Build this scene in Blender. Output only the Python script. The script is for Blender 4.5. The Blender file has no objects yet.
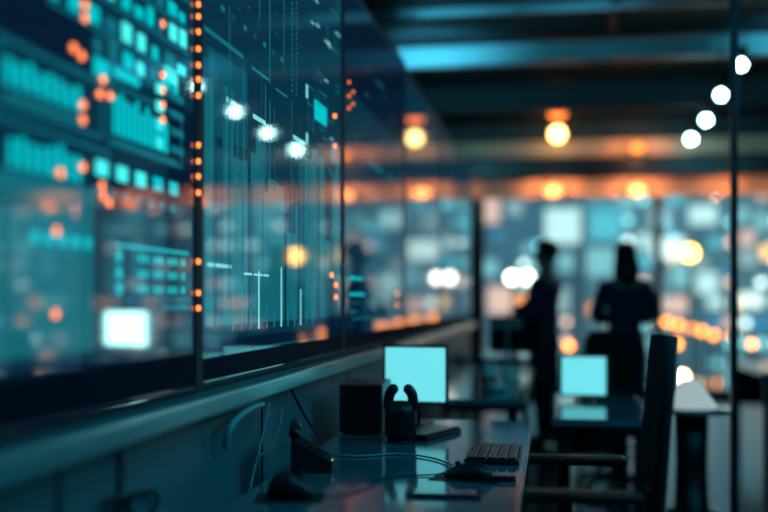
import bpy, bmesh, math, random
from mathutils import Vector, Matrix
R = random.Random(7)
S = bpy.context.scene
COL = S.collection
PI = math.pi

# ------------------------------------------------------------------ camera frame
CAMZ = 1.25
TH = math.atan(168/1000)
def at(px, py, Y):
    """point on the plane y = Y seen at photo pixel (px, py)"""
    u = (px-384)/1000; v = (300-py)/1000
    dx = -math.sin(TH)+u*math.cos(TH); dy = math.cos(TH)+u*math.sin(TH)
    t = Y/dy
    return Vector((dx*t, Y, CAMZ+v*t))
def on_panel(px, py, X=-.9):
    u = (px-384)/1000; v = (300-py)/1000
    dx = -math.sin(TH)+u*math.cos(TH); dy = math.cos(TH)+u*math.sin(TH)
    t = X/dx
    return t*dy, CAMZ+v*t

# ------------------------------------------------------------------ materials
def mat(name, col, rough=.5, metal=0, emit=None, es=0, ior=1.45, noise=.12, scale=14, coat=0, trans=0, bump=0):
    m = bpy.data.materials.new(name); m.use_nodes = True
    nt = m.node_tree; b = nt.nodes['Principled BSDF']
    c = (*col, 1)
    b.inputs['Base Color'].default_value = c
    b.inputs['Roughness'].default_value = rough
    b.inputs['Metallic'].default_value = metal
    b.inputs['IOR'].default_value = ior
    b.inputs['Coat Weight'].default_value = coat
    b.inputs['Transmission Weight'].default_value = trans
    if noise:
        tc = nt.nodes.new('ShaderNodeTexCoord'); n = nt.nodes.new('ShaderNodeTexNoise')
        n.inputs['Scale'].default_value = scale
        nt.links.new(tc.outputs['Object'], n.inputs['Vector'])
        mx = nt.nodes.new('ShaderNodeMix'); mx.data_type = 'RGBA'
        mx.inputs[6].default_value = tuple(x*(1-noise) for x in col)+(1,)
        mx.inputs[7].default_value = tuple(min(1, x*(1+noise)) for x in col)+(1,)
        nt.links.new(n.outputs['Fac'], mx.inputs[0]); nt.links.new(mx.outputs[2], b.inputs['Base Color'])
        if bump:
            bp = nt.nodes.new('ShaderNodeBump'); bp.inputs['Strength'].default_value = bump; bp.inputs['Distance'].default_value = .01
            nt.links.new(n.outputs['Fac'], bp.inputs['Height']); nt.links.new(bp.outputs[0], b.inputs['Normal'])
    if emit:
        b.inputs['Emission Color'].default_value = (*emit, 1)
        b.inputs['Emission Strength'].default_value = es
    return m
def glass_mat(name, tint=(.93, .98, 1), f=1.45, rough=0.0):
    m = bpy.data.materials.new(name); m.use_nodes = True
    nt = m.node_tree; nt.nodes.clear()
    o = nt.nodes.new('ShaderNodeOutputMaterial'); mx = nt.nodes.new('ShaderNodeMixShader')
    t = nt.nodes.new('ShaderNodeBsdfTransparent'); g = nt.nodes.new('ShaderNodeBsdfGlossy'); fr = nt.nodes.new('ShaderNodeFresnel')
    t.inputs[0].default_value = (*tint, 1); g.inputs['Roughness'].default_value = rough; fr.inputs[0].default_value = f
    nt.links.new(fr.outputs[0], mx.inputs[0]); nt.links.new(t.outputs[0], mx.inputs[1]); nt.links.new(g.outputs[0], mx.inputs[2])
    nt.links.new(mx.outputs[0], o.inputs[0])
    return m
def glow(name, col, s, rough=.3):
    return mat(name, tuple(min(.8, c*.5+.02) for c in col), rough, emit=col, es=s, noise=0)

M = {}
M['floor'] = mat('polished dark floor', (.10, .10, .11), .16, ior=1.7, noise=.25, scale=3)
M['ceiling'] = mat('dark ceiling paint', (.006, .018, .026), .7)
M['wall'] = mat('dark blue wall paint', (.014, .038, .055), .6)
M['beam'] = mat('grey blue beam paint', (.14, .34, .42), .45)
M['darkmetal'] = mat('dark powder coated metal', (.018, .022, .032), .35, .3)
M['black'] = mat('black plastic', (.008, .009, .014), .42)
M['blackgloss'] = mat('glossy black plastic', (.01, .011, .016), .18)
M['fabric'] = mat('black chair mesh', (.006, .006, .010), .85, scale=120, bump=.3)
M['matte'] = mat('matte navy black frame', (.006, .010, .022), .6)
M['rail'] = mat('brushed pale metal', (.16, .38, .40), .24, .35, scale=60, noise=.08)
M['fascia'] = mat('teal grey laminate', (.08, .19, .22), .5)
M['desk'] = mat('dark glossy desk laminate', (.07, .15, .19), .10, ior=1.75, scale=4)
M['edge'] = mat('pale metal edge', (.65, .55, .48), .3, .7)
M['cable'] = mat('pale blue cable', (.22, .42, .45), .5)
M['soffit'] = mat('warm timber board', (.62, .42, .30), .5, scale=5)
M['facade'] = mat('pale rendered facade', (.50, .53, .53), .8, scale=.4, noise=.3)
M['facade2'] = mat('grey concrete facade', (.36, .43, .48), .8, scale=.4, noise=.3)
M['asphalt'] = mat('asphalt', (.05, .055, .06), .5, scale=2)
M['glass'] = glass_mat('window glass')
M['amberglow'] = glow('amber glow', (1, .20, .035), 3.2)
M['amberdim'] = glow('dark amber glow', (1, .17, .03), 1.6)
M['bulb'] = glow('warm lamp globe', (1, .62, .20), 9)
M['soft'] = glow('warm soffit lamp', (1, .42, .12), 2.6)
M['softdim'] = glow('dim soffit lamp', (1, .36, .08), 1.0)
M['spot'] = glow('cool white lamp face', (.50, 1, .96), 34)
M['screen_cyan'] = glow('lit cyan screen', (.16, .72, .78), 1.05, .25)
M['screen_white'] = glow('lit pale screen', (.45, 1, .98), 9, .25)
M['led'] = glow('orange indicator', (1, .22, .045), 3.6)
M['ledbig'] = glow('orange round indicator', (1, .23, .07), 2.4)
M['greenled'] = glow('green indicator', (.35, .7, .05), .6)
M['navy'] = mat('dark navy wool', (.022, .036, .10), .9, scale=90)
M['trouser'] = mat('black wool', (.016, .024, .06), .9, scale=90)
M['skin'] = mat('skin', (.45, .26, .19), .55)
M['hair'] = mat('dark hair', (.012, .010, .012), .6, scale=80)
M['ceramic'] = mat('white ceramic', (.75, .75, .72), .2, noise=.03)
M['red'] = mat('red glaze', (.6, .12, .06), .3)
M['shade'] = glow('lit white lamp shade', (.62, .74, .74), .55)
M['street'] = glow('orange street lamp', (1, .25, .022), 11)
M['streetw'] = glow('warm white lamp', (1, .72, .35), 26)

# ------------------------------------------------------------------ mesh helpers
class MB:
    def __init__(s): s.b = bmesh.new(); s.mi = 0
    def _set(s, vs):
        fs = {f for v in vs for f in v.link_faces}
        for f in fs: f.material_index = s.mi
    def box(s, c, d, rot=None, bev=0, seg=2):
        m = Matrix.Translation(c) @ (rot.to_4x4() if rot else Matrix()) @ Matrix.Diagonal((*d, 1))
        vs = bmesh.ops.create_cube(s.b, size=1, matrix=m)['verts']
        if bev:
            es = list({e for v in vs for e in v.link_edges})
            r = bmesh.ops.bevel(s.b, geom=es, offset=bev, segments=seg, affect='EDGES', profile=.6)
            vs = r['verts']
        s._set(vs); return s
    def quad(s, pts):
        f = s.b.faces.new([s.b.verts.new(p) for p in pts]); f.material_index = s.mi; return s
    def cyl(s, p, q, r, r2=None, n=16):
        p = Vector(p); q = Vector(q); d = q-p
        m = Matrix.Translation((p+q)/2) @ d.to_track_quat('Z', 'Y').to_matrix().to_4x4()
        vs = bmesh.ops.create_cone(s.b, cap_ends=True, segments=n, radius1=r, radius2=r if r2 is None else r2, depth=d.length, matrix=m)['verts']
        s._set(vs); return s
    def ball(s, c, r, n=20, sc=(1, 1, 1)):
        vs = bmesh.ops.create_uvsphere(s.b, u_segments=n, v_segments=max(6, n//2), radius=r, matrix=Matrix.Translation(c) @ Matrix.Diagonal((*sc, 1)))['verts']
        s._set(vs); return s
    def lathe(s, prof, c=(0, 0, 0), n=28):
        rings = []
        for r, z in prof:
            rings.append([s.b.verts.new((c[0]+r*math.cos(2*PI*k/n), c[1]+r*math.sin(2*PI*k/n), c[2]+z)) for k in range(n)])
        for a, b in zip(rings, rings[1:]):
            for k in range(n):
                f = s.b.faces.new((a[k], a[(k+1) % n], b[(k+1) % n], b[k])); f.material_index = s.mi
        for ring in (rings[0], rings[-1]):
            try:
                f = s.b.faces.new(ring); f.material_index = s.mi
            except ValueError: pass
        return s
    def tube(s, pts, r, n=10, sub=6):
        P = [Vector(p) for p in pts]; Q = []
        for i in range(len(P)-1):
            a = P[max(0, i-1)]; b = P[i]; c = P[i+1]; d = P[min(len(P)-1, i+2)]
            for k in range(sub):
                t = k/sub
                Q.append(.5*((2*b)+(-a+c)*t+(2*a-5*b+4*c-d)*t*t+(-a+3*b-3*c+d)*t**3))
        Q.append(P[-1])
        rings = []; up = Vector((0, 0, 1)) if abs((Q[1]-Q[0]).normalized().z) < .9 else Vector((1, 0, 0))
        for i, q in enumerate(Q):
            t = (Q[min(i+1, len(Q)-1)]-Q[max(i-1, 0)]).normalized()
            x = up.cross(t); x = x.normalized() if x.length > 1e-6 else Vector((1, 0, 0)); y = t.cross(x); up = y
            rings.append([s.b.verts.new(q+r*(x*math.cos(2*PI*k/n)+y*math.sin(2*PI*k/n))) for k in range(n)])
        for a, b in zip(rings, rings[1:]):
            for k in range(n):
                f = s.b.faces.new((a[k], a[(k+1) % n], b[(k+1) % n], b[k])); f.material_index = s.mi
        for g in (rings[0], rings[-1]):
            f = s.b.faces.new(g); f.material_index = s.mi
        return s
    def prism(s, outline, z0, z1):
        a = [s.b.verts.new((x, y, z0)) for x, y in outline]; b = [s.b.verts.new((x, y, z1)) for x, y in outline]
        n = len(a)
        fs = [s.b.faces.new(a[::-1]), s.b.faces.new(b)]+[s.b.faces.new((a[i], a[(i+1) % n], b[(i+1) % n], b[i])) for i in range(n)]
        for f in fs: f.material_index = s.mi
        return s
    def build(s, name, mats, parent=None, smooth=False, loc=None):
        bmesh.ops.recalc_face_normals(s.b, faces=s.b.faces)
        me = bpy.data.meshes.new(name); s.b.to_mesh(me); s.b.free()
        for m in (mats if isinstance(mats, (list, tuple)) else [mats]): me.materials.append(m)
        if smooth:
            for p in me.polygons: p.use_smooth = True
        o = bpy.data.objects.new(name, me); COL.objects.link(o)
        if parent: o.parent = parent
        if loc: o.location = loc
        return o
def tag(o, label, cat, group=None):
    o['label'] = label; o['category'] = cat
    if group: o['group'] = group
    return o
def empty(name, loc, rz=0, label=None, cat=None, group=None):
    o = bpy.data.objects.new(name, None); COL.objects.link(o)
    o.location = loc; o.rotation_euler = (0, 0, rz); o.empty_display_size = .1
    if label: tag(o, label, cat, group)
    return o
def struct(o): o['kind'] = 'structure'; return o
def copy_tree(o, parent=None):
    c = o.copy(); COL.objects.link(c)
    if parent: c.parent = parent
    for ch in list(o.children): copy_tree(ch, c)
    return c

# ------------------------------------------------------------------ room shell
X0, X1, Y0, Y1, H = -4.5, 9.0, -3.0, 13.4, 3.9
def slab(name, c, d, m, bev=0): return struct(MB().box(c, d, bev=bev).build(name, m))
slab('floor', ((X0+X1)/2, (Y0+Y1)/2, -.05), (X1-X0, Y1-Y0+.4, .1), M['floor'])
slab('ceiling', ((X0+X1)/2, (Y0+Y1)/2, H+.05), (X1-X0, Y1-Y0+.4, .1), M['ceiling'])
slab('wall_left', (X0-.05, (Y0+Y1)/2, H/2), (.1, Y1-Y0, H), M['wall'])
slab('wall_right', (X1+.05, (Y0+Y1)/2, H/2), (.1, Y1-Y0, H), M['wall'])
slab('wall_rear', ((X0+X1)/2, Y0-.05, H/2), (X1-X0, .1, H), M['wall'])
# glazed wall: header, warm lit boards, posts, panes
slab('wall_front', ((X0+X1)/2, Y1+.05, 3.365), (X1-X0, .16, 1.07), M['wall'])
slab('trim_1', ((X0+X1)/2, Y1-.12, 2.95), (X1-X0, .2, .24), M['darkmetal'], .01)
slab('trim_2', ((X0+X1)/2, Y1-.04, 2.715), (X1-X0, .06, .24), M['soffit'], .01)
slab('trim_3', ((X0+X1)/2, Y1-.10, 3.22), (X1-X0, .10, .22), M['soffit'], .01)
slab('baseboard_front', ((X0+X1)/2, Y1, .05), (X1-X0, .14, .1), M['darkmetal'], .01)
posts = [-4.4, -2.6, -.99, 1.36, 3.75, 6.3, 8.9]
k = 4
for i, x in enumerate(posts):
    w = .19 if i == 2 else .09
    slab('trim_%d' % (k+i), (x, Y1+.02, 1.42), (w, .12, 2.78), M['darkmetal'], .008)
for i, (a, b) in enumerate(zip(posts, posts[1:])):
    g = struct(MB().box(((a+b)/2, Y1+.04, 1.42), (b-a-.09, .012, 2.74)).build('window_%d' % (i+1), M['glass']))
# ceiling beams
slab('trim_11', ((X0+X1)/2, 10.30, 3.76), (X1-X0, .16, .19), M['beam'], .01)
slab('trim_12', ((X0+X1)/2, 8.95, 3.83), (X1-X0, .08, .07), M['beam'], .01)
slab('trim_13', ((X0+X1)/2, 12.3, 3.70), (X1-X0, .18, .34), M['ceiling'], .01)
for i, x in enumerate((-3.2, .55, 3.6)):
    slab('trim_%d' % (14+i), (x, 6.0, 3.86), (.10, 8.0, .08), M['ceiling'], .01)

# ------------------------------------------------------------------ wall of display panels
PX = -.9
cyan = lambda n, c, s: mat(n, (.01, .03, .04), .04, emit=c, es=s, ior=2.6, noise=0)
scr_mats = [cyan('display dark glass', (.003, .040, .075), .62), cyan('display cyan blocks', (.0, .60, .66), .95),
            cyan('display dim cyan lines', (.01, .28, .36), .55), cyan('display pale figures', (.25, .85, .85), .8),
            cyan('display navy field', (.002, .010, .035), .6), cyan('display bright figures', (.06, .82, .80), 1.25),
            cyan('display faint teal', (.004, .11, .17), .6), mat('display lower band', (.003, .010, .026), .7, ior=1.15, noise=0), cyan('display painted reflection', (.008, .16, .20), .75)]
bounds = [.66, 2.46, 4.26, 6.08, 8.1, 9.7, 11.2]
labels = ['wall display panel crowded with glowing cyan blocks, nearest to the camera',
          'wall display panel with thin vertical lines and chart bars',
          'wall display panel of small dim figures, above the lit desk monitor',
          'dark glass wall panel reflecting the round pendant lamp',
          'dark glass wall panel just past the one reflecting the round pendant lamp',
          'last dark glass wall panel, beside the thick window post']
def gq(mb, mi, y0, y1, z0, z1, lift=.0012):
    mb.mi = mi; x = PX+lift
    mb.quad([(x, y0, z0), (x, y1, z0), (x, y1, z1), (x, y0, z1)])
def gring(mb, mi, y0, y1, z0, z1, w, lift=.0012):
    gq(mb, mi, y0, y1, z0, z0+w, lift); gq(mb, mi, y0, y1, z1-w, z1, lift)
    gq(mb, mi, y0, y0+w, z0+w, z1-w, lift); gq(mb, mi, y1-w, y1, z0+w, z1-w, lift)
Zb, Zt = 1.03, 2.70
led_m = None
for i, (a, b) in enumerate(zip(bounds, bounds[1:])):
    root = empty('display_panel', (0, 0, 0), 0, labels[i], 'display', 'row of wall displays')
    y0 = a+.045; y1 = b-.045
    f = MB()
    f.box((PX-.05, (a+b)/2, Zb+.001), (.09, b-a-.006, .036), bev=.004); f.box((PX-.05, (a+b)/2, Zt), (.09, b-a-.006, .05), bev=.004)
    f.box((PX-.045, a+.025, (Zb+Zt)/2), (.10, .044, Zt-Zb), bev=.004); f.box((PX-.045, b-.025, (Zb+Zt)/2), (.10, .044, Zt-Zb), bev=.004)
    f.build('frame', M['matte'], root)
    MB().box((PX-.07, (a+b)/2, (Zb+Zt)/2), (.03, b-a-.06, Zt-Zb-.04)).build('back_cover', M['black'], root)
    s = MB(); s.mi = 0
    s.quad([(PX, y0, Zb+.02), (PX, y1, Zb+.02), (PX, y1, Zt-.02), (PX, y0, Zt-.02)])
    if i == 0:
        gq(s, 4, 1.2, 1.86, 1.70, 2.6, .0006); gq(s, 4, 1.25, y1, 1.03, 1.13, .0006); gq(s, 4, 2.24, y1, 1.2, 1.72, .0006); gq(s, 4, 1.86, 2.02, 1.03, 1.50, .0006)
        gq(s, 8, 1.2, 1.86, 1.15, 1.47, .0007)  # teal patch painted in place of window light mirrored in the glass
        def bars(ya, yb, za, zb, n, fill=.62, mi=1):
            st = (yb-ya)/n
            for q in range(n):
                h = (zb-za)*R.uniform(.72, 1)
                gq(s, mi, ya+q*st, ya+q*st+st*fill, za, za+h)
        # block A and its frame
        gring(s, 2, 1.52, 1.90, 1.575, 1.69, .006); bars(1.54, 1.82, 1.612, 1.668, 8); gq(s, 2, 1.54, 1.82, 1.588, 1.602)
        gring(s, 2, 1.49, 1.93, 1.44, 1.555, .006); bars(1.55, 1.82, 1.475, 1.54, 8); gq(s, 2, 1.52, 1.88, 1.452, 1.464)
        # second column of blocks
        gring(s, 2, 1.93, 2.33, 1.57, 1.70, .006); bars(1.95, 2.25, 1.595, 1.685, 11, .7); gq(s, 2, 1.95, 2.30, 1.577, 1.585)
        for q in range(5):
            gq(s, 5 if q < 3 else 1, 1.87+q*.095, 1.925+q*.095, 1.500, 1.532); 
        for q in range(7): gq(s, 2, 1.86+q*.065, 1.90+q*.065, 1.46, 1.478)
        # upper diagonal banks
        for zz, ya, yb, n in ((1.80, 1.68, 2.38, 9), (1.745, 1.86, 2.34, 7), (1.87, 1.86, 2.38, 8), (1.93, 1.62, 2.38, 11), (2.0, 1.78, 2.38, 8)):
            gq(s, 2, ya, yb, zz-.012, zz-.006)
            st = (yb-ya)/n
            for q in range(n):
                gq(s, R.choice((1, 1, 5, 2)), ya+q*st, ya+q*st+st*R.uniform(.45, .8), zz, zz+R.uniform(.022, .042))
        gq(s, 1, 1.86, 1.93, 1.70, 1.735); gq(s, 1, 1.95, 2.08, 1.715, 1.737); gq(s, 5, 2.22, 2.30, 1.765, 1.80)
        for q in range(4): gq(s, 5, 2.17, 2.215, 1.60+q*.042, 1.625+q*.042); gq(s, 2, 2.26, 2.34, 1.602+q*.042, 1.62+q*.042)
        # lower left and lower right tables of figures
        gring(s, 2, 1.36, 1.84, 1.19, 1.44, .005)
        for q in range(9): gq(s, 2, 1.40+q*.05, 1.425+q*.05, 1.335, 1.40)
        for q in range(5): gq(s, 1, 1.62+q*.05, 1.65+q*.05, 1.35, 1.372)
        gring(s, 2, 1.95, 2.38, 1.25, 1.37, .004)
        gq(s, 1, 1.96, 2.37, 1.362, 1.368)
        for r_ in range(3):
            gq(s, 1, 1.965, 1.99, 1.262+r_*.034, 1.285+r_*.034)
            for q in range(11): gq(s, 1 if q % 3 else 2, 2.05+q*.028, 2.067+q*.028, 1.265+r_*.034, 1.282+r_*.034)
        for q in range(6): gq(s, 2, 2.2+q*.03, 2.22+q*.03, 1.225, 1.24)
    elif i == 1:
        yy = 2.53
        while yy < 4.15:
            w = R.uniform(.02, .11); gq(s, R.choice((8, 8, 6)), yy, yy+w, 1.18, R.uniform(1.45, 1.86), .0006); yy += w+R.choice((0, .01, .03))  # teal streaks whose glow stands in for the windows mirrored in this panel
        gq(s, 6, 2.55, 2.9, 1.7, 1.93, .0006); gq(s, 4, 3.75, y1, 1.03, 1.34, .0006)
        gq(s, 4, 2.52, 3.75, 1.03, 1.14, .0006)
        def hl(p, q, mi, w=.005):
            (ya, za), (yb, zb) = on_panel(*p), on_panel(*q); z = (za+zb)/2; gq(s, mi, min(ya, yb), max(ya, yb), z-w/2, z+w/2)
        for (pa, pb, mi) in (((228, 99), (237, 104), 3), ((254, 116), (266, 123), 3), ((293, 137), (304, 143), 3)): hl(pa, pb, mi, .014)
        for q in range(26):
            yy = R.uniform(2.56, 3.7); za = R.uniform(1.14, 1.7); gq(s, R.choice((6, 6, 2)), yy, yy+R.uniform(.003, .012), za, za+R.uniform(.15, .5), .0009)
        for q in range(60):
            yy = 2.6+R.randrange(12)*.1; z = R.choice((2.1, 2.2, 2.3, 2.4, 1.62, 1.55))+R.randrange(5)*.016; gq(s, 6, yy, yy+.03, z, z+.006, .0009)
        # long horizontal rulers
        for (ya, yb, z, mi, w) in ((2.53, 2.86, 1.965, 2, .012), (2.94, 3.12, 1.955, 2, .010), (3.2, 3.34, 1.945, 2, .008), (2.55, 2.75, 1.34, 3, .010), (2.86, 3.12, 1.325, 3, .007), (2.55, 3.9, 1.10, 6, .006)):
            gq(s, mi, ya, yb, z, z+w)
        for q in range(7): gq(s, 6 if q % 2 else 2, 2.66+q*.10, 2.69+q*.10, 2.055, 2.07)
        # vertical rulers
        for yy, za, zb, mi, w in ((2.86, 1.2, 1.95, 2, .006), (2.72, 1.25, 1.85, 6, .022), (2.60, 1.25, 1.85, 6, .016), (2.80, 1.2, 1.8, 2, .005), (3.02, 2.13, 2.6, 2, .006), (3.13, 1.95, 2.6, 2, .007), (2.93, 2.2, 2.6, 2, .005), (3.30, 2.02, 2.6, 2, .005),
                                   (3.40, 1.2, 1.95, 2, .004), (3.50, 1.3, 1.9, 6, .006), (3.62, 1.4, 1.9, 6, .005), (2.94, 1.2, 1.6, 6, .02), (3.05, 1.3, 1.6, 6, .012)):
            gq(s, mi, yy, yy+w, za, zb)
        for q in range(34):
            z = 1.98+q*.018
            gq(s, 2, 3.40, 3.412, z, z+.009); gq(s, 2, 3.46, 3.472, z, z+.009)
        # circuit-like boxes and dashes at the upper right
        for q in range(46):
            y = R.uniform(3.62, 4.12); z = R.uniform(1.72, 2.62); w = R.uniform(.03, .12)
            if R.random() < .45: gring(s, R.choice((2, 2, 6)), y, y+min(w, 4.18-y), z, z+R.uniform(.03, .07), .004)
            else: gq(s, R.choice((2, 2, 6, 3)), y, y+min(w, 4.18-y), z, z+.006)
        gq(s, 1, 3.73, 3.93, 1.945, 2.02); gq(s, 2, 4.0, 4.14, 1.82, 1.90); gq(s, 3, 3.60, 3.63, 2.0, 2.05); gq(s, 3, 3.60, 3.63, 1.83, 1.87)
        # chart bars lower down
        for q, h in enumerate((.10, .14, .06, .18, .08, .05, .20, .07, .09, .13, .05, .07)):
            gq(s, 3 if q in (3, 6, 9) else 2, 2.75+q*.085, 2.765+q*.085, 1.16, 1.16+h)
        gring(s, 2, 3.55, 3.8, 1.27, 1.35, .005)
        for q in range(4): gq(s, 2, 3.60+q*.05, 3.607+q*.05, 1.28, 1.34)
    elif i == 2:
        gq(s, 4, y0, y1, 2.2, 2.66, .0006); gq(s, 4, y0, 4.75, 1.03, 1.33, .0006)
        for q in range(60):
            y = R.uniform(4.36, 5.9); z = R.choice((R.uniform(1.12, 1.4), R.uniform(1.5, 2.45))); w = R.uniform(.04, .22)
            gq(s, R.choice((2, 6, 6)), y, min(y+w, 5.98), z, z+R.uniform(.006, .014))
        gq(s, 2, 4.9, 5.3, 1.93, 1.945); gq(s, 1, 4.45, 4.75, 1.345, 1.358); gq(s, 1, 4.45, 4.8, 1.27, 1.283)
        for q in range(3): gring(s, 2, 4.5+q*.3, 4.7+q*.3, 1.16, 1.24, .006)
    else:
        for q in range(14):
            y = R.uniform(a+.2, b-.4); z = R.uniform(1.2, 2.3)
            gq(s, 6, y, y+R.uniform(.1, .3), z, z+.012)
    gq(s, 7, y0, y1, 1.035, 1.115 if i == 0 else 1.095, .0020)
    s.build('screen', scr_mats, root)
    # orange indicators
    if i == 0:
        L = [(83, 5), (83, 18), (72, 48), (80, 56), (101, 80), (98, 94), (108, 96), (81, 105), (81, 120), (59, 173), (81, 167), (100, 186), (101, 196), (107, 203), (55, 231), (54, 314), (160, 24), (160, 75), (160, 90), (160, 105), (160, 120)]
        for (px, py) in L:
            y, z = on_panel(px, py)
            MB().cyl((PX-.001, y, z), (PX+.004, y, z), .0082, n=14).build('indicator_light', M['ledbig'], root)
        yL = 2.426; zs = [on_panel(197, py)[1] for py in (8, 20, 35, 52, 68, 82, 98, 147, 163, 178, 194, 262, 293, 308)]
        for z in zs:
            MB().cyl((PX+.004, yL, z), (PX+.010, yL, z), .0062, n=14).build('indicator_light', M['led'], root)
    if i == 1:
        for (px, py) in ((333, 116), (333, 146), (334, 285), (334, 297), (330, 275)):
            y, z = on_panel(px, py)
            MB().cyl((PX-.001, y, z), (PX+.005, y, z), .009, n=12).build('indicator_light', M['led'], root)
    if i == 2:
        for (px, py) in ((341, 286), (341, 297), (350, 82), (350, 96), (350, 108), (354, 92), (354, 104), (396, 294), (396, 305)):
            y, z = on_panel(px, py)
            MB().cyl((PX-.001, y, z), (PX+.005, y, z), .008, n=12).build('indicator_light', M['led'] if py > 250 else M['amberdim'], root)
    MB().box((PX-.105, (a+b)/2, .495), (.05, .12, .985), bev=.005).build('support_post', M['darkmetal'], root)
    piv = Vector((PX, (a+b)/2, 0)); root.location = piv; root.rotation_euler = (0, 0, -.0085)   # each unit is toed in very slightly
    for c_ in root.children: c_.location = -piv

# metal ledge under the displays and the laminate board below it
led = MB(); led.box((-.890, 5.9, .982), (.10, 10.6, .056), bev=.010, seg=3)
tag(led.build('metal_ledge', M['rail'], smooth=False), 'long pale metal ledge running below the wall displays', 'ledge')
fb = MB()
fb.box((-.93, 5.9, .485), (.05, 10.6, .93), bev=.003)
fo = fb.build('console_panel', M['fascia'])
tag(fo, 'long teal laminate board below the metal ledge', 'panel')
for yy in (1.73, 1.99, 3.05, 4.4):
    MB().box((-.903, yy, .52), (.006, .008, .86)).build('joint_strip', M['darkmetal'], fo)

# ------------------------------------------------------------------ desks
def desk(y0, y1, x0, x1, z, label, mt=None, group='dark desks'):
    root = empty('desk', ((x0+x1)/2, (y0+y1)/2, 0), 0, label, 'desk', group)
    w = x1-x0; l = y1-y0
    MB().box((0, 0, z-.016), (w, l, .032), bev=.004).build('desktop', mt or M['desk'], root)
    MB().box((w/2+.003, 0, z-.014), (.006, l, .026), bev=.002).build('edge_strip', M['edge'], root)
    for sx in (-1, 1):
        for sy in (-1, 1):
            MB().box((sx*(w/2-.06), sy*(l/2-.07), (z-.033)/2), (.05, .05, z-.033), bev=.004).build('leg', M['darkmetal'], root)
    MB().box((0, l/2-.07, z-.2), (w-.17, .02, .28)).build('modesty_panel', M['darkmetal'], root)
    return root
desk(1.35, 4.25, -.80, -.085, .74, 'dark glossy desk with two mice, keyboard and lit monitor')
desk(5.15, 7.7, -.86, -.14, .74, 'dark desk with white cups, behind the glossy desk')
desk(4.7, 6.0, .0, .47, .70, 'low dark desk carrying the small bright square screen')
desk(8.8, 10.6, -.84, .1, .74, 'far dark desk in front of the thick window post')
desk(7.4, 8.7, 1.45, 2.6, .74, 'dark desk off to the right carrying the pale bright monitor')

# ------------------------------------------------------------------ monitors
def monitor(name, loc, rz, w, h, zb, depth, scr, label, keyb=False):
    """front faces local -Y; zb = height of the screen's lower edge above the base"""
    root = empty(name, loc, rz, label, 'monitor', 'lit monitors')
    MB().box((0, .012, zb+h/2), (w+.024, .022, h+.024), bev=.005).build('housing', M['black'], root)
    MB().box((0, 0, zb+h/2), (w, .006, h), bev=.001).build('screen', scr, root)
    MB().cyl((0, .035, .006), (0, .03, zb+h*.4), .016).build('stand', M['darkmetal'], root)
    MB().box((0, .03, .005), (w*.45, .15, .010), bev=.003).build('base', M['darkmetal'], root)
    return root
p = at(418, 375, 4.05)
monitor('desktop_monitor', (-.55, 4.04, .74), -.10, .25, .218, .098, .02, M['screen_cyan'], 'small cyan lit monitor at the far end of the glossy desk')
monitor('desktop_monitor', (.17, 5.55, .70), -.12, .235, .205, .035, .02, M['screen_cyan'], 'small cyan lit screen below the two standing people')
monitor('desktop_monitor', (1.92, 8.05, .74), .50, .58, .29, .12, .02, M['screen_white'], 'pale bright monitor seen mirrored in the nearest wall display')
# a dark unlit monitor seen from behind and desk clutter in front of the lit one
bx = empty('computer_case', (-.72, 3.86, .74), .05, 'black box shaped computer case left of the lit monitor', 'computer')
MB().box((0, 0, .098), (.165, .30, .185), bev=.006).build('casing', M['black'], bx)
for q in range(8): MB().box((0, -.1505, .04+q*.012), (.10, .002, .004)).build('vent_slot', M['darkmetal'], bx)
MB().cyl((-.05, -.15, .165), (-.05, -.154, .165), .007).build('power_button', M['darkmetal'], bx)
for sx in (-1, 1):
    MB().box((sx*.06, 0, .0035), (.02, .25, .007)).build('foot', M['black'], bx)

# headset standing on its ear cups: two upright prongs
hs = empty('headset_stand', (-.535, 3.55, .74), .0, 'black headset on a stand with two cups pointing up before the lit monitor', 'headset')
MB().lathe([(.0, 0), (.052, 0), (.052, .008), (.02, .014), (.0, .014)]).build('base', M['black'], hs, True)
MB().lathe([(.0, .012), (.050, .014), (.058, .05), (.056, .11), (.046, .145), (.0, .150)]).build('cradle', M['black'], hs, True)
for sx in (-1, 1):
    m_ = MB(); m_.tube([(sx*.036, 0, .10), (sx*.044, 0, .14), (sx*.040, 0, .172), (sx*.028, 0, .19)], .019, 12)
    m_.ball((sx*.0275, 0, .19), .0192, 12); m_.build('ear_cup', M['black'], hs, True)
MB().tube([(-.045, .02, .06), (-.055, .03, .03), (-.07, .04, .004)], .003).build('cord', M['black'], hs, True)

# flat keyboard-like deck catching the cyan screen light
def keyboard(loc, rz, w, l, label, rows=5, cols=13):
    root = empty('keyboard', loc, rz, label, 'keyboard', 'keyboards on the glossy desk')
    MB().box((0, 0, .008), (w, l, .016), bev=.004).build('base', M['black'], root)
    k_ = MB(); dx = (w-.014)/rows; dy = (l-.014)/cols
    for a_ in range(rows):
        for b_ in range(cols):
            k_.box((-w/2+.007+dx*(a_+.5), -l/2+.007+dy*(b_+.5), .019), (dx*.82, dy*.82, .008), bev=.0012, seg=1)
    k_.build('keys', M['blackgloss'], root)
    return root
keyboard((-.185, 3.27, .74), 0, .17, .34, 'black keyboard near the right edge of the glossy desk')
keyboard((-.46, 3.74, .74), -.35, .14, .30, 'black keyboard directly under the lit cyan monitor', 5, 12)

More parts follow.
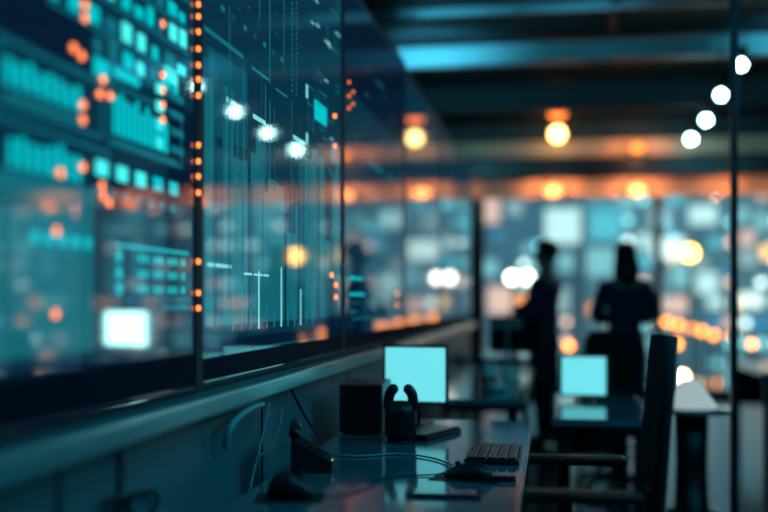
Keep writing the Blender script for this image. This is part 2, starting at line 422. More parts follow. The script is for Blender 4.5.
# mice
def mouse_mesh(l, w, h):
    b = bmesh.new(); n = 18; m = 10; rings = []
    for i in range(n+1):
        t = i/n; x = -l/2+l*t
        prof = (math.sin(PI*min(1, max(0, t)))**.45)
        hh = h*(math.sin(PI*(t**.75))**.6)*.98+.002; ww = w/2*max(.04, prof)*(1-.12*math.sin(PI*t))
        rings.append([b.verts.new((x, ww*math.cos(PI*k/m), .002+hh*math.sin(PI*k/m)**.8)) for k in range(m+1)])
    for a_, c_ in zip(rings, rings[1:]):
        for k in range(m): b.faces.new((a_[k], a_[k+1], c_[k+1], c_[k]))
        b.faces.new((a_[0], c_[0], c_[m], a_[m]))
    b.faces.new(rings[0]); b.faces.new(rings[-1])
    mb = MB(); mb.b.free(); mb.b = b; return mb
def mouse(loc, rz, l, w, h, label, pad):
    root = empty('computer_mouse', loc, rz, label, 'computer mouse', 'mice on the glossy desk')
    mouse_mesh(l, w, h).build('shell', M['black'], root, True)
    MB().cyl((l*.22, -.005, h*.93), (l*.22, .005, h*.93), .007, n=14).build('scroll_wheel', M['darkmetal'], root)
    MB().tube([(l/2-.008, 0, .010), (l/2+.04, .01, .004), (l/2+.11, .06, .004), (l/2+.16, .16, .004)], .0022, 8).build('cable', M['black'], root, True)
    if pad: MB().box((.0, 0, .0012), (l+.05, w+.05, .0024), bev=.001).build('foot_plate', M['black'], root)
    return root
mouse((-.665, 2.50, .74), PI*.06, .125, .078, .066, 'tall black mouse at the foot of the hanging cables', True)
mouse((-.235, 2.86, .74), PI*.93, .15, .08, .044, 'black mouse in front of the keyboard by the desk edge', True)
for args in (((-.15, 2.84, .74), .10, .045, .014, 'slim black remote beside the mouse near the desk edge', 'remote_control', 'remote control', M['blackgloss']),
             ((-.275, 2.60, .74), .19, .085, .009, 'flat dark tablet lying nearest on the glossy desk', 'tablet', 'tablet', M['desk'])):
    loc, a_, b_, c_, lab, nm, ct, mt = args
    t = empty(nm, loc, .02, lab, ct)
    MB().box((0, 0, c_/2), (a_, b_, c_), bev=.0035).build('body', M['black'], t)
    MB().box((0, 0, c_+.0004), (a_*.86, b_*.8, .0012)).build('face', mt, t)

# dark telephone behind the tall mouse, with a green light
ph = empty('desk_telephone', (-.72, 2.95, .74), .25, 'black desk telephone behind the tall mouse with a green light', 'telephone')
b_ = MB(); b_.prism([(-.06, -.09), (.06, -.09), (.06, .09), (-.06, .09)], 0, .03)
for v in b_.b.verts:
    if v.co.z > .01: v.co.z = .03+(.075 if v.co.x < 0 else 0); 
b_.build('body', M['fabric'], ph)
MB().tube([(-.05, -.082, .112), (-.045, -.055, .128), (-.045, .055, .128), (-.05, .082, .112)], .017, 12).build('handset', M['black'], ph, True)
MB().ball((.064, -.03, .03), .004, 10).build('green_light', M['greenled'], ph)
k_ = MB()
for a_ in range(4):
    for c_ in range(3): k_.box((-.02+a_*.018, -.04+c_*.03, .083-a_*.0112), (.012, .018, .008))
k_.build('keypad', M['darkmetal'], ph)

# cables
def cable(pts, r, m, label, px=False):
    tag(MB().tube(pts, r, 8).build('cable', m, None, True), label, 'cable')
def wp(px, py, X=-.845):
    y, z = on_panel(px, py, X); return (X, y, z)
cable([wp(269, 404), wp(265, 425), wp(259, 452), wp(253, 475), wp(250, 492)], .0028, M['cable'], 'thin pale cable hanging straight from the ledge')
cable([wp(282, 408), wp(279, 428, -.83), wp(270, 445, -.83), wp(259, 457, -.838)], .0026, M['cable'], 'thin pale cable curving to join the straight one')
cable([wp(292, 390), wp(299, 405, -.83), wp(310, 424, -.80), wp(322, 440, -.76)], .005, M['black'], 'black cable hanging from the ledge behind the telephone')
cable([(-.73, 3.22, .745), (-.62, 3.18, .745), (-.50, 3.25, .745), (-.38, 3.18, .745), (-.30, 3.05, .745)], .003, M['cable'], 'grey cable snaking over the desk from the telephone')
cable([wp(226, 448, -.87), wp(229, 430, -.86), wp(238, 418, -.85), wp(250, 409, -.85), wp(262, 404, -.86)], .010, M['cable'], 'thick pale hose arching under the ledge')
gl = empty('eyeglasses', (0, 0, 0), 0, 'black framed eyeglasses hooked on the board below the ledge', 'eyeglasses')
def G(px, py, X=-.89): y, z = on_panel(px, py, X); return (X, y, z)
MB().tube([G(112, 512), G(106, 505), G(108, 500), G(118, 497), G(124, 500), G(127, 510), G(126, 518), G(116, 520), G(112, 512)], .0055, 8).build('rim', M['black'], gl, True)
MB().tube([G(129, 505), G(132, 495), G(148, 491), G(156, 493), G(157, 500), G(152, 512), G(140, 520), G(132, 516), G(129, 505)], .0055, 8).build('rim', M['black'], gl, True)
MB().tube([G(124, 500), G(128, 496, -.885), G(132, 497)], .004, 8).build('bridge', M['black'], gl, True)
MB().tube([G(119, 497), G(124, 480, -.89), G(123, 462, -.895), G(119, 452, -.895)], .003, 8).build('temple_arm', M['black'], gl, True)

# cups on the second desk
def mug(px, py, Y, z, lab, band, r=.04, h=.09):
    p = at(px, py, Y)
    root = empty('mug', (p.x, Y, z), R.uniform(0, 1), lab, 'mug', 'cups on the second desk')
    MB().lathe([(0, 0), (r*.9, 0), (r, .008), (r, h), (r-.004, h), (r-.006, .01), (0, .008)]).build('cup', M['ceramic'], root, True)
    MB().tube([(r-.004, 0, h*.8), (r+.022, 0, h*.72), (r+.024, 0, h*.35), (r-.004, 0, h*.2)], .005, 8).build('handle', M['ceramic'], root, True)
    if band: MB().lathe([(r+.0008, .012), (r+.0016, .014), (r+.0016, h*.45), (r+.0008, h*.47)]).build('red_band', M['red'], root, True)
mug(490, 380, 5.95, .74, 'white mug with a red lower half on the second desk', True, .04, .13)
mug(509, 380, 6.3, .74, 'plain white mug right of the red banded one', False, .045, .10)
bp = at(497, 385, 5.6)
bo = empty('bowl', (bp.x, 5.62, .74), 0, 'low white bowl in front of the two mugs', 'bowl')
MB().lathe([(0, 0), (.03, 0), (.05, .012), (.065, .04), (.062, .04), (.045, .014), (0, .008)]).build('dish', M['ceramic'], bo, True)
vs = empty('metal_stand', (-.30, 6.9, .74), 0, 'slim upright metal stand behind the two mugs', 'stand')
MB().lathe([(0, 0), (.07, 0), (.07, .01), (.01, .02), (.01, .42), (.0, .42)]).build('pole', M['rail'], vs, True)
MB().box((0, -.015, .34), (.20, .02, .05), bev=.004).build('holder', M['rail'], vs)
mo = empty('desktop_monitor', (-.06-.20, 7.3, .74), -.3, 'unlit black monitor on the second desk before the left person', 'monitor')
MB().box((0, .01, .26), (.40, .025, .26), bev=.006).build('housing', M['black'], mo)
MB().box((0, -.004, .26), (.38, .004, .24)).build('screen', M['blackgloss'], mo)
MB().cyl((0, .03, .01), (0, .03, .2), .016).build('stand', M['darkmetal'], mo)
MB().box((0, .03, .005), (.18, .14, .01), bev=.003).build('base', M['darkmetal'], mo)

# ------------------------------------------------------------------ office chairs
def slab_curve(mb, w, pts, th):
    """curved padded slab: pts (x, z) centre line, width along Y"""
    n = 9; F = []; B = []
    for (x, z, ww) in pts:
        F.append([mb.b.verts.new((x+.025*(1-(2*k/(n-1)-1)**2)*-1, (k/(n-1)-.5)*ww, z)) for k in range(n)])
        B.append([mb.b.verts.new((x-th+.025*(1-(2*k/(n-1)-1)**2)*-1, (k/(n-1)-.5)*ww*.98, z)) for k in range(n)])
    for G_, fl in ((F, 0), (B, 1)):
        for a_, c_ in zip(G_, G_[1:]):
            for k in range(n-1): mb.b.faces.new((a_[k], a_[k+1], c_[k+1], c_[k]))
    for i in range(len(pts)-1):
        mb.b.faces.new((F[i][0], F[i+1][0], B[i+1][0], B[i][0])); mb.b.faces.new((F[i][-1], F[i+1][-1], B[i+1][-1], B[i][-1]))
    for k in range(n-1):
        mb.b.faces.new((F[0][k], F[0][k+1], B[0][k+1], B[0][k])); mb.b.faces.new((F[-1][k], F[-1][k+1], B[-1][k+1], B[-1][k]))
def make_chair(label, arms=True, armz=.80, top=1.16):
    root = empty('office_chair', (0, 0, 0), 0, label, 'chair', 'black office chairs')
    b = MB(); slab_curve(b, .5, [(-.205, .52, .30), (-.218, .60, .34), (-.228, .72, .38), (-.238, .86, .39), (-.25, 1.0, .39), (-.256, 1.09, .36), (-.262, top, .28)], .026)
    b.build('backrest', M['fabric'], root, True)
    b = MB(); b.tube([(-.10, 0, .42), (-.22, 0, .46), (-.245, 0, .60), (-.255, 0, .78)], .022, 10); b.build('back_support', M['black'], root, True)
    MB().box((.04, 0, .47), (.48, .48, .07), bev=.03, seg=4).build('seat', M['fabric'], root, True)
    MB().box((.0, 0, .415), (.22, .18, .04), bev=.01).build('mechanism', M['darkmetal'], root)
    MB().cyl((0, 0, .10), (0, 0, .40), .026).build('gas_column', M['darkmetal'], root, True)
    for sy in (-1, 1) if arms else ():
        a_ = MB(); a_.tube([(-.02, sy*.20, .43), (-.02, sy*.275, .47), (-.03, sy*.285, .62), (-.03, sy*.275, armz-.02)], .016, 10)
        a_.build('arm_support', M['black'], root, True)
        MB().box((-.07, sy*.27, armz-.004), (.27, .07, .026), bev=.011, seg=3).build('armrest', M['black'], root, True)
    for q in range(5):
        an = q*2*PI/5+.3; c, s_ = math.cos(an), math.sin(an)
        MB().tube([(c*.02, s_*.02, .105), (c*.16, s_*.16, .10), (c*.30, s_*.30, .072)], .018, 8).build('base_leg', M['darkmetal'], root, True)
        w_ = MB(); w_.cyl((c*.30-s_*.018, s_*.30+c*.018, .028), (c*.30+s_*.018, s_*.30-c*.018, .028), .028, n=16); w_.build('caster', M['black'], root)
    return root
ch = make_chair('black office chair side on, nearest, drawn up to the glossy desk')
ch.location = (.0, 2.62, 0); ch.rotation_euler = (0, 0, PI)
for x, y, rz, lab in ((1.52, 6.15, PI*.95, 'black office chair seen mirrored beside the bright monitor in the display'),
                      (.20, 7.5, PI*1.0, 'black office chair at the second desk, below the left person'),
                      (.42, 6.72, -PI*.45, 'black office chair behind the small bright screen'),
                      (.42, 9.6, PI*.9, 'black office chair at the far desk by the thick window post')):
    c = copy_tree(ch); c.location = (x, y, 0); c.rotation_euler = (0, 0, rz); c['label'] = lab; c.scale = (.9, .9, .9)

# ------------------------------------------------------------------ people
def skin_mesh(name, verts, edges, mt, parent, root=0, sub=2, offs=0):
    me = bpy.data.meshes.new(name); me.from_pydata([v[:3] for v in verts], edges, [])
    o = bpy.data.objects.new(name, me); COL.objects.link(o); o.parent = parent
    me.materials.append(mt)
    sk = o.modifiers.new('skin', 'SKIN'); sk.use_smooth_shade = True
    if not me.skin_vertices: 
        lay = me.attributes
    bpy.context.view_layer.objects.active = o
    for i, v in enumerate(verts):
        rx, ry = (v[3], v[4]) if len(v) > 4 else (v[3], v[3])
        sv = me.skin_vertices[0].data[i]; sv.radius = (rx+offs, ry+offs); sv.use_root = (i == root)
    ss = o.modifiers.new('sub', 'SUBSURF'); ss.levels = sub; ss.render_levels = sub
    return o
def person(loc, rz, label, hgt=1.74, longhair=False, folded=False):
    root = empty('person', loc, rz, label, 'person', None)
    k = hgt/1.74
    V = []; E = []
    def v(x, y, z, r, r2=None, p=None):
        V.append((x*k, y*k, z*k, r*k, (r2 or r)*k)); i = len(V)-1
        if p is not None: E.append((p, i))
        return i
    # front is local -Y
    pel = v(0, 0, .94, .145, .105); wa = v(0, -.005, 1.10, .125, .09, pel); chst = v(0, 0, 1.28, .15, .10, wa); st = v(0, .012, 1.41, .10, .08, chst)
    nk = v(0, .012, 1.49, .052, None, st); hd0 = v(0, 0, 1.555, .068, .078, nk); hd1 = v(0, -.005, 1.63, .078, .095, hd0); hd2 = v(0, .005, 1.69, .062, .075, hd1)
    body_idx = {'torso': [pel, wa, chst, st]}
    arms = []; legs = []
    for sx in (-1, 1):
        sh = v(sx*.165, .01, 1.39, .055, None, st)
        if folded:
            el = v(sx*.235, -.04, 1.13, .043, None, sh); fo = v(sx*.12, -.21, 1.12, .035, None, el); wr = v(-sx*.02, -.215, 1.16+.03*sx, .026, None, fo)
            dirv = Vector((-sx*1, -.1, .25)).normalized()
        else:
            el = v(sx*.225, .02, 1.11, .043, None, sh); fo = v(sx*.235, -.02, .98, .037, None, el); wr = v(sx*.235, -.055, .86, .026, None, fo)
            dirv = Vector((0, -.15, -1)).normalized()
        arms.append([sh, el, fo, wr])
        w = Vector(V[wr][:3])/k; side = Vector((0, -1, 0)) if not folded else Vector((0, 0, 1))
        pa = w+dirv*.055; palm = v(*pa, .022, .03, wr)
        for q, (off, ln) in enumerate(((-.027, .062), (-.009, .074), (.009, .080), (.027, .070))):
            b0 = w+dirv*.085+side*off
            a1 = v(*b0, .0095, None, palm); inw = Vector((-sx*.012, 0, 0)) if not folded else Vector((0, .01, 0))
            a2 = v(*(b0+dirv*ln*.5+inw*.4), .009, None, a1); v(*(b0+dirv*ln*.92+inw*1.6), .008, None, a2)
        t1 = v(*(w+dirv*.035+side*.034), .011, None, palm); v(*(w+dirv*.075+side*.052), .009, None, t1)
        hp = v(sx*.09, 0, .88, .092, .095, pel); kn = v(sx*.10, -.01, .50, .058, .062, hp); cf = v(sx*.10, .015, .34, .052, .056, kn); an = v(sx*.10, .02, .09, .036, None, cf)
        toe = v(sx*.115, -.13, .035, .036, .028, an)
        legs.append([hp, kn, cf, an, toe])
    skin_mesh('body', V, E, M['skin'], root)
    def garment(name, chains, mt, off, trunk):
        idx = []; m_ = {}; ed = []
        def add(i):
            if i not in m_: m_[i] = len(idx); idx.append(i)
            return m_[i]
        for c_ in [trunk]+chains:
            for a_, b_ in zip(c_, c_[1:]): ed.append((add(a_), add(b_)))
        vv = [(V[i][0], V[i][1], V[i][2], V[i][3]+off, V[i][4]+off) for i in idx]
        skin_mesh(name, vv, ed, mt, root)
    garment('jacket', [[st]+a_ for a_ in arms], M['navy'], .020, [pel, wa, chst, st])
    garment('trousers', [[pel]+l_[:4] for l_ in legs], M['trouser'], .016, [pel, wa])
    for l_ in legs:
        t = Vector(V[l_[4]][:3])
        s_ = MB(); s_.ball((t.x, t.y+.055*k, .045), .05, 16, (.95, 2.5, .85)); s_.build('shoe', M['black'], root, True)
    h = MB(); h.ball((0, .016*k, 1.672*k), .098*k, 24, (.93, 1.06, .95)); 
    for vv in h.b.verts:
        if vv.co.y < -.045*k and vv.co.z < 1.70*k: vv.co.y = -.045*k+(vv.co.y+.045*k)*.1
    if longhair: h.ball((0, .045*k, 1.53*k), .105*k, 20, (1.05, .72, 1.6))
    h.build('hair', M['hair'], root, True)
    f = MB()
    f.ball((-.03*k, -.088*k, 1.628*k), .011*k, 10); f.ball((.03*k, -.088*k, 1.628*k), .011*k, 10); f.build('eyes', M['ceramic'], root, True)
    f = MB(); f.cyl((0, -.09*k, 1.63*k), (0, -.112*k, 1.60*k), .008*k, .014*k, 10); f.build('nose', M['skin'], root, True)
    f = MB(); f.ball((0, -.082*k, 1.567*k), .02*k, 12, (1.2, .5, .3)); f.build('mouth', M['red'], root, True)
    for sx in (-1, 1): f = MB(); f.ball((sx*.08*k, .005, 1.62*k), .025*k, 12, (.4, .7, 1.2)); f.build('ear', M['skin'], root, True)
    return root
p1 = at(545, 300, 8.6); person((p1.x, 8.6, 0), -PI*.62, 'person in dark navy standing sideways, left of the two by the window', 1.74, False, True)
p2 = at(625, 300, 8.3); person((p2.x, 8.3, 0), PI*1.06, 'person in dark clothes with long hair standing right of the other', 1.70, True, True)

# ------------------------------------------------------------------ right side: steel post, side table with white shade
pp = at(734, 300, 5.4)
sp = empty('steel_post', (pp.x, 5.4, 0), 0, 'slim dark steel post rising from floor to ceiling at right', 'post')
MB().box((0, 0, H/2), (.035, .05, H-.02), bev=.004).build('shaft', M['darkmetal'], sp)
MB().box((0, 0, .008), (.14, .14, .016), bev=.003).build('base_plate', M['darkmetal'], sp)
tp = at(689, 400, 6.0)
tb = empty('side_table', (tp.x+.02, 6.05, 0), 0, 'small dark pedestal table carrying the white cone lamp', 'table')
MB().lathe([(0, .60), (.24, .60), (.24, .625), (0, .625)]).build('table_top', M['desk'], tb, True)
MB().lathe([(0, .0), (.15, 0), (.15, .015), (.10, .03), (.09, .3), (.10, .60), (.0, .60)]).build('pedestal', M['black'], tb, True)
tl = empty('table_lamp', (tp.x, 6.0, .625), 0, 'table lamp with a white cone shade beside the near chair back', 'lamp')
MB().lathe([(.150, .005), (.154, .005), (.045, .165), (.040, .165)]).build('lamp_shade', M['shade'], tl, False)
MB().lathe([(0, 0), (.075, 0), (.075, .008), (.012, .012), (.012, .16), (0, .16)]).build('base', M['black'], tl, True)

# floor lamp with a yellow globe by the window
fp = at(690, 253, 12.6)
fl = empty('floor_lamp', (fp.x, 12.6, 0), 0, 'tall floor lamp with glowing yellow globe by the window', 'lamp')
MB().lathe([(0, 0), (.14, 0), (.14, .02), (.014, .03), (.012, fp.z-.08), (0, fp.z-.08)]).build('pole', M['darkmetal'], fl, True)
MB().ball((0, 0, fp.z), .10, 20).build('globe', glow('yellow lamp globe', (1, .52, .09), 10), fl, True)
# twin white lamps on a stand to the left of the near person
for px, lab in ((512, 'bright white globe lamp, left one of the touching pair'), (527.5, 'bright white globe lamp, right one of the touching pair')):
    q = at(px, 277.5, 12.4)
    t = empty('floor_lamp', (q.x, 12.4, 0), 0, lab, 'lamp', 'twin white globe lamps')
    MB().lathe([(0, 0), (.07, 0), (.07, .02), (.012, .03), (.01, q.z-.08), (0, q.z-.08)]).build('pole', M['darkmetal'], t, True)
    MB().ball((0, 0, q.z), .08, 18).build('globe', glow('white lamp globe', (.95, 1, .85), 6.5), t, True)

# pendant lamp
q = at(557.5, 134, 12.95)
pl = empty('pendant_lamp', (q.x, 12.95, q.z), 0, 'glowing yellow pendant lamp under the ceiling with amber rings above it', 'lamp')
MB().ball((0, 0, 0), .10, 22).build('globe', M['bulb'], pl, True)
MB().lathe([(.02, .20), (.10, .215), (.115, .27), (.09, .325), (.02, .34)]).build('lower_amber_ring', M['amberglow'], pl, True)  # two glowing amber rings added above the globe
MB().lathe([(.02, .39), (.09, .40), (.12, .44), (.09, .475), (.02, .485)]).build('upper_amber_ring', M['amberdim'], pl, True)
MB().cyl((0, 0, .1), (0, 0, H-q.z-.02), .008).build('rod', M['darkmetal'], pl, True)
# receding row of white spots
for i, (px, py, Y) in enumerate(((741, 65, 8.9), (721, 95, 10.1), (706, 120, 11.45), (691, 139, 12.8))):
    q = at(px, py, Y)
    t = empty('ceiling_spotlight', (q.x, Y, q.z), 0, ('round white ceiling spotlight, nearest and highest of the four',
        'round white ceiling spotlight, second from the nearest of the row', 'round white ceiling spotlight, third from the nearest of the row',
        'round white ceiling spotlight, farthest and lowest of the four')[i], 'lamp', 'receding row of white ceiling spotlights')
    MB().ball((0, 0, 0), .040+.003*i, 18).build('bulb', M['spot'], t, True)
    MB().lathe([(.03, .04), (.06, .05), (.06, .14), (.02, .16), (0, .16)]).build('housing', M['darkmetal'], t, True)
    MB().cyl((0, 0, .15), (0, 0, H-q.z-.01), .008).build('rod', M['darkmetal'], t, True)
# warm lamps on the boards above the glass
def point(loc, col, e, r=.05, back=False):
    if back:
        l = bpy.data.lights.new('lamp', 'SPOT'); l.spot_size = math.radians(150); l.spot_blend = .6
    else: l = bpy.data.lights.new('lamp', 'POINT')
    l.color = col; l.energy = e; l.shadow_soft_size = r
    o = bpy.data.objects.new('lamp_light', l); COL.objects.link(o); o.location = loc
    if back: o.rotation_euler = (PI/2-.25, 0, 0)
    return o
for px, py, m_, sz, e, lab in ((553, 191, 'soft', .10, 5, 'warm glowing lamp on the board above the glass, left of the pair'),
                              (637, 190, 'soft', .10, 5, 'warm glowing lamp on the board above the glass, right of the pair'),
                              (445, 191, 'softdim', .06, 2.5, 'warm lamp on the board above the glass, hidden by displays'),
                              (725, 190, 'softdim', .045, 2.2, 'dim warm lamp on the board above the glass, near the steel post'),
                              (810, 190, 'softdim', .09, 4, 'warm lamp on the board above the glass, past the steel post'),
                              (637, 149, 'softdim', .08, 3, 'dim orange lamp on the upper board above the glass'),
                              (900, 190, 'softdim', .09, 4, 'warm lamp on the board above the glass, far right'),
                              (1010, 190, 'softdim', .09, 4, 'warm lamp on the board above the glass, farthest right')):
    q = at(px, py, Y1-.20 if py > 160 else Y1-.3)
    t = empty('wall_lamp', (q.x, q.y, q.z), 0, lab, 'lamp', 'warm lamps above the glass')
    MB().ball((0, 0, 0), sz, 18, (1.25, .7, .8)).build('glass_shade', M[m_], t, True)
    MB().box((0, sz*.7+.02, 0), (.06, .06, .05), bev=.005).build('bracket', M['darkmetal'], t)
    point((q.x, q.y-.22, q.z+.0), (1, .36, .14), e*3.6, .05, True)

point((tp.x, 6.0, .73), (1, .42, .2), 4, .03)  # warm light added at the table lamp to tint table and floor
# ------------------------------------------------------------------ outside: street, lamps, buildings
GZ = -8.0
struct(MB().box((20, 60, GZ-.1), (160, 90, .2)).build('street', M['asphalt']))
WC = {'w': ((.70, .95, .88), .95), 'c': ((.12, .55, .62), .9), 'p': ((.95, .55, .42), 1.0), 'o': ((1, .30, .06), 2.2), 'b': ((.05, .30, .50), .8), 't': ((.28, .60, .60), .85), 'W': ((.85, 1, .9), 1.35), 'g': ((.45, .58, .55), .7), 'O': ((1, .5, .16), 2.6)}
WC.update({'1': ((.80, 1, .92), 3.4), '2': ((.25, .80, .80), 2.4), '3': ((1, .55, .38), 2.8), '4': ((1, .30, .06), 4.5)})
WM = {k_: glow('lit window '+k_, *v_, rough=.4) for k_, v_ in WC.items()}
names = 'mid rise block with scattered lit windows'
B = [  # x0, x1, y, ztop, material
    (-14, -4.9, 56, 16, 'facade'), (-4.5, 1.6, 58, 9, 'facade2'), (1.8, 7.2, 55, 15, 'facade'), (7.4, 13.2, 57, 12, 'facade'), (13.4, 19.5, 55, 14, 'facade2'),
    (19.8, 27, 57, 12, 'facade'), (27.3, 35, 55, 15, 'facade2'), (35.3, 44, 57, 13, 'facade'), (-9, 3, 80, 18, 'facade2'), (10, 22, 82, 17, 'facade2')]
BL = ['pale tower block at far left, mostly behind the wall displays', 'low grey block behind the left standing person', 'tall pale block between the two standing people',
      'pale block right behind the yellow globe lamp', 'grey block beyond the slim steel post', 'pale block at the right edge of the view', 'tall grey block seen only mirrored in the displays',
      'pale block farthest right, seen only mirrored in the displays', 'distant grey tower above the left person', 'distant grey tower above the yellow globe lamp']
broots = []
for (x0, x1, y, zt, mt), lab in zip(B, BL):
    rt = empty('building', ((x0+x1)/2, y, GZ), 0, lab, 'building', 'city blocks outside')
    h = zt-GZ
    MB().box((0, 4, h/2), (x1-x0, 8, h), bev=.05).build('wall', M[mt], rt)
    MB().box((0, 4, h+.2), (x1-x0-.02, 7.9, .4), bev=.05).build('roof', M['facade2'], rt)
    broots.append([rt, x0, x1, y, zt, 0, []])
def window(b, x, z, w, h, kind):
    rt, x0, x1, y, zt, n, used = b
    if n >= 95: return
    for (ux, uz, uw, uh) in used:
        if abs(x-ux) < (w+uw)/2+.05 and abs(z-uz) < (h+uh)/2+.05: return
    used.append((x, z, w, h)); b[5] += 1
    MB().box((x-(x0+x1)/2, -.03, z-GZ), (w, .1, h), bev=.02, seg=1).build('window', WM[kind], rt)
# distinctive lit windows (photo pixel -> facade plane)
feat = [(572, 226, 34, 34, 'w'), (585, 243, 16, 16, 'w'), (668, 248, 30, 20, 'W'), (707, 283, 20, 20, 'w'), (692, 215, 26, 18, 'w'), (712, 222, 16, 34, 'g'), (660, 218, 20, 22, 'g'),
        (527, 249, 9, 9, 't'), (498, 236, 9, 9, 'b'), (605, 225, 30, 28, 'c'), (622, 205, 14, 16, 'p'), (600, 262, 26, 26, 't'), (585, 280, 22, 24, 't'), (560, 300, 18, 24, 'g'),
        (500, 300, 24, 26, 'p'), (520, 318, 22, 18, 'p'), (490, 268, 14, 16, 't'), (492, 210, 14, 26, 'p'), (515, 208, 14, 14, 'g'), (728, 270, 8, 9, 'b'), (736, 303, 7, 12, 'O'), (752, 300, 20, 14, 'W'), (765, 300, 10, 14, 'O'),
        (747, 238, 12, 14, 'p'), (766, 252, 8, 12, 'O'), (762, 195, 8, 10, 'p'), (748, 258, 16, 16, 'g'), (760, 225, 18, 16, 't'), (742, 215, 12, 14, 't'), (593, 309, 8, 9, 'o'), (583, 310, 7, 9, 'p'),
        (646, 302, 9, 9, 'O'), (609, 300, 9, 9, 'O'), (488, 298, 6, 6, 'o'), (676, 305, 20, 16, 'p'), (688, 318, 14, 14, 'g'), (655, 290, 16, 18, 'g'), (735, 375, 16, 30, 't'), (755, 385, 20, 10, 'g'), (722, 372, 12, 26, 'p'),
        (697, 386, 12, 9, 'O'), (765, 372, 10, 10, 'p'), (740, 410, 20, 12, 't'), (655, 250, 10, 26, 't'), (680, 275, 16, 22, 't'), (566, 262, 14, 18, 't'), (540, 225, 14, 30, 'b')]
for px, py, w, h, kd in feat:
    for b in broots[:8]:
        q = at(px, py, b[3])
        if b[1] < q.x < b[2] and q.z < b[4]:
            s_ = b[3]/1000; w_ = w*s_; x = min(max(q.x, b[1]+w_/2), b[2]-w_/2)
            window(b, x, q.z, w_, h*s_, kd); break
for bi, b in enumerate(broots):
    n = 95 if bi < 8 else 30
    for q in range(n):
        w_ = R.choice((.5, .6, .8, 1.1)); h_ = R.choice((.6, .8, 1.1)); sm = q % 2
        if sm:
            w_ = h_ = .34
            if bi in (2, 3, 4) and z < 1.2: z += 6
        x = R.uniform(b[1]+.8, b[2]-.8)
        z = R.uniform(-4.5, min(b[4]-1, 9)) if bi < 8 else R.uniform(5, b[4]-1)
        if (bi == 1 and z > 4) or (sm and z > 6.4 and bi < 8): continue
        window(b, round(x/.8)*.8, round(z/1.1)*1.1, w_, h_, R.choice('11122233234' if sm and z < 2 else '1112222233' if sm else 'wttccgggpppbo' if z < 2.2 else 'wtttcccggbp'))
# street lamps in a receding line
def street_lamp(px, py, Y, lab, mt, r, grp='orange street lamps'):
    q = at(px, py, Y)
    t = empty('street_lamp', (q.x, Y, GZ), 0, lab, 'street lamp', grp)
    MB().lathe([(0, 0), (.16, 0), (.12, .3), (.05, .5), (.04, q.z-GZ-r), (0, q.z-GZ-r)]).build('pole', M['darkmetal'], t, True)
    MB().ball((0, 0, q.z-GZ), r, 14).build('lamp_head', mt, t, True)
row = [(655, 318), (667, 322), (678, 325), (690, 328), (702, 331), (714, 335), (733, 336), (752, 344)]
nm = ['farthest, half hidden by the right person', 'second from the right person', 'third from the right person', 'fourth from the right person', 'fifth from the right person', 'sixth, just left of the steel post', 'beside the steel post', 'nearest and rightmost']
for (px, py), n_ in zip(row, nm):
    d = .95/((py-300)/1000)
    if py == 336: d *= .9
    street_lamp(px, py, d, 'orange street lamp of the receding line, '+n_, M['street'], .0033*d)
street_lamp(569, 346, 25, 'lone orange street lamp right of the left person', M['street'], .09)
street_lamp(677, 344, 24, 'lone orange street lamp below the line, above the near chair', M['street'], .09)
street_lamp(682, 377, 20, 'bright warm white street lamp just right of the near chair back', M['streetw'], .10, None)

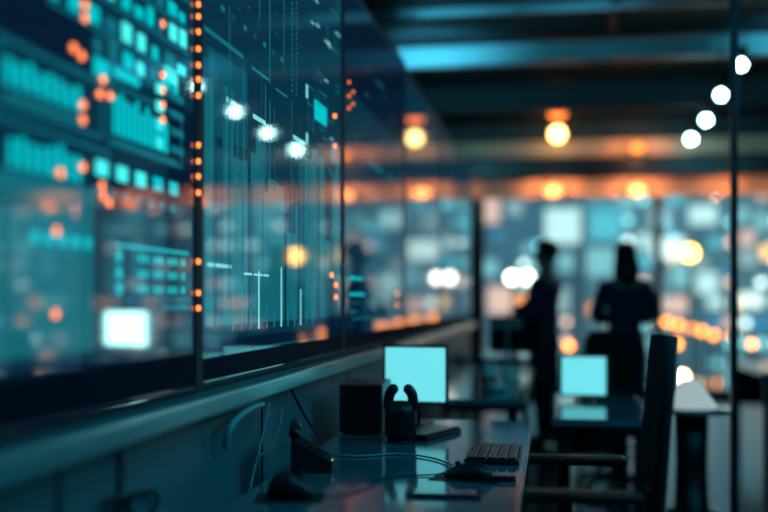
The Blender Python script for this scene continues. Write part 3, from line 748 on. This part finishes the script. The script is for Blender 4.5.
# ------------------------------------------------------------------ lights
def area(name, loc, rot, size, col, e, sy=None):
    l = bpy.data.lights.new(name, 'AREA'); l.color = col; l.energy = e; l.size = size
    if sy: l.shape = 'RECTANGLE'; l.size_y = sy
    o = bpy.data.objects.new(name, l); COL.objects.link(o); o.location = loc; o.rotation_euler = rot; return o
def spot(loc, tgt, col, e, ang, bl=.8, r=.08):
    l = bpy.data.lights.new('spot', 'SPOT'); l.color = col; l.energy = e; l.spot_size = math.radians(ang); l.spot_blend = bl; l.shadow_soft_size = r
    o = bpy.data.objects.new('beam_spot', l); COL.objects.link(o); o.location = loc
    o.rotation_euler = (Vector(tgt)-Vector(loc)).to_track_quat('-Z', 'Y').to_euler(); return o
CY = (.17, .74, .92)  # cyan spots below have no fixtures, added to light the ceiling beams
spot((-1.3, 9.45, 3.35), (-1.2, 10.22, 3.76), CY, 95, 105)
spot((2.5, 9.35, 3.35), (2.5, 10.22, 3.76), CY, 60, 110)
spot((-1.0, 8.35, 3.5), (-.8, 8.91, 3.83), CY, 22, 105)
spot((.3, 8.35, 3.5), (.3, 8.91, 3.83), CY, 12, 105)
area('wash_fill', (2.6, 3.2, 3.0), (0, math.radians(62), 0), .9, (.05, .66, .95), 28)  # unseen fill added to brighten the ledge and the board under it
area('overhead_fill', (1.2, 1.6, 3.6), (0, 0, 0), 1.2, (.05, .62, .95), 27)  # unseen overhead fill added to raise the teal ambient

W = bpy.data.worlds.new('night'); S.world = W; W.use_nodes = True
nt = W.node_tree; bg = nt.nodes['Background']
tc = nt.nodes.new('ShaderNodeTexCoord'); sx = nt.nodes.new('ShaderNodeSeparateXYZ'); rmp = nt.nodes.new('ShaderNodeValToRGB')
nt.links.new(tc.outputs['Generated'], sx.inputs[0]); nt.links.new(sx.outputs['Z'], rmp.inputs[0]); nt.links.new(rmp.outputs[0], bg.inputs[0])
rmp.color_ramp.elements[0].color = (.125, .30, .345, 1); rmp.color_ramp.elements[0].position = 0
rmp.color_ramp.elements[1].color = (.02, .08, .13, 1); rmp.color_ramp.elements[1].position = .6
bg.inputs[1].default_value = 3.3

# ------------------------------------------------------------------ camera
cd = bpy.data.cameras.new('camera'); cam = bpy.data.objects.new('camera', cd); COL.objects.link(cam)
cam.location = (0, 0, CAMZ); cam.rotation_euler = (PI/2, 0, TH)
cd.sensor_width = 36; cd.lens = 36*1000/768; cd.shift_y = 44/768
cd.dof.use_dof = True; cd.dof.focus_distance = 3.2; cd.dof.aperture_fstop = (cd.lens/1000)/.057
cd.clip_end = 400
S.camera = cam
S.view_settings.view_transform = 'Standard'; S.view_settings.look = 'None'; S.view_settings.gamma = 1
S.view_settings.use_curve_mapping = False; S.view_settings.exposure = 0
S.cycles.sample_clamp_indirect = 30; S.cycles.max_bounces = 8; S.cycles.use_denoising = True
S.cycles.caustics_reflective = True
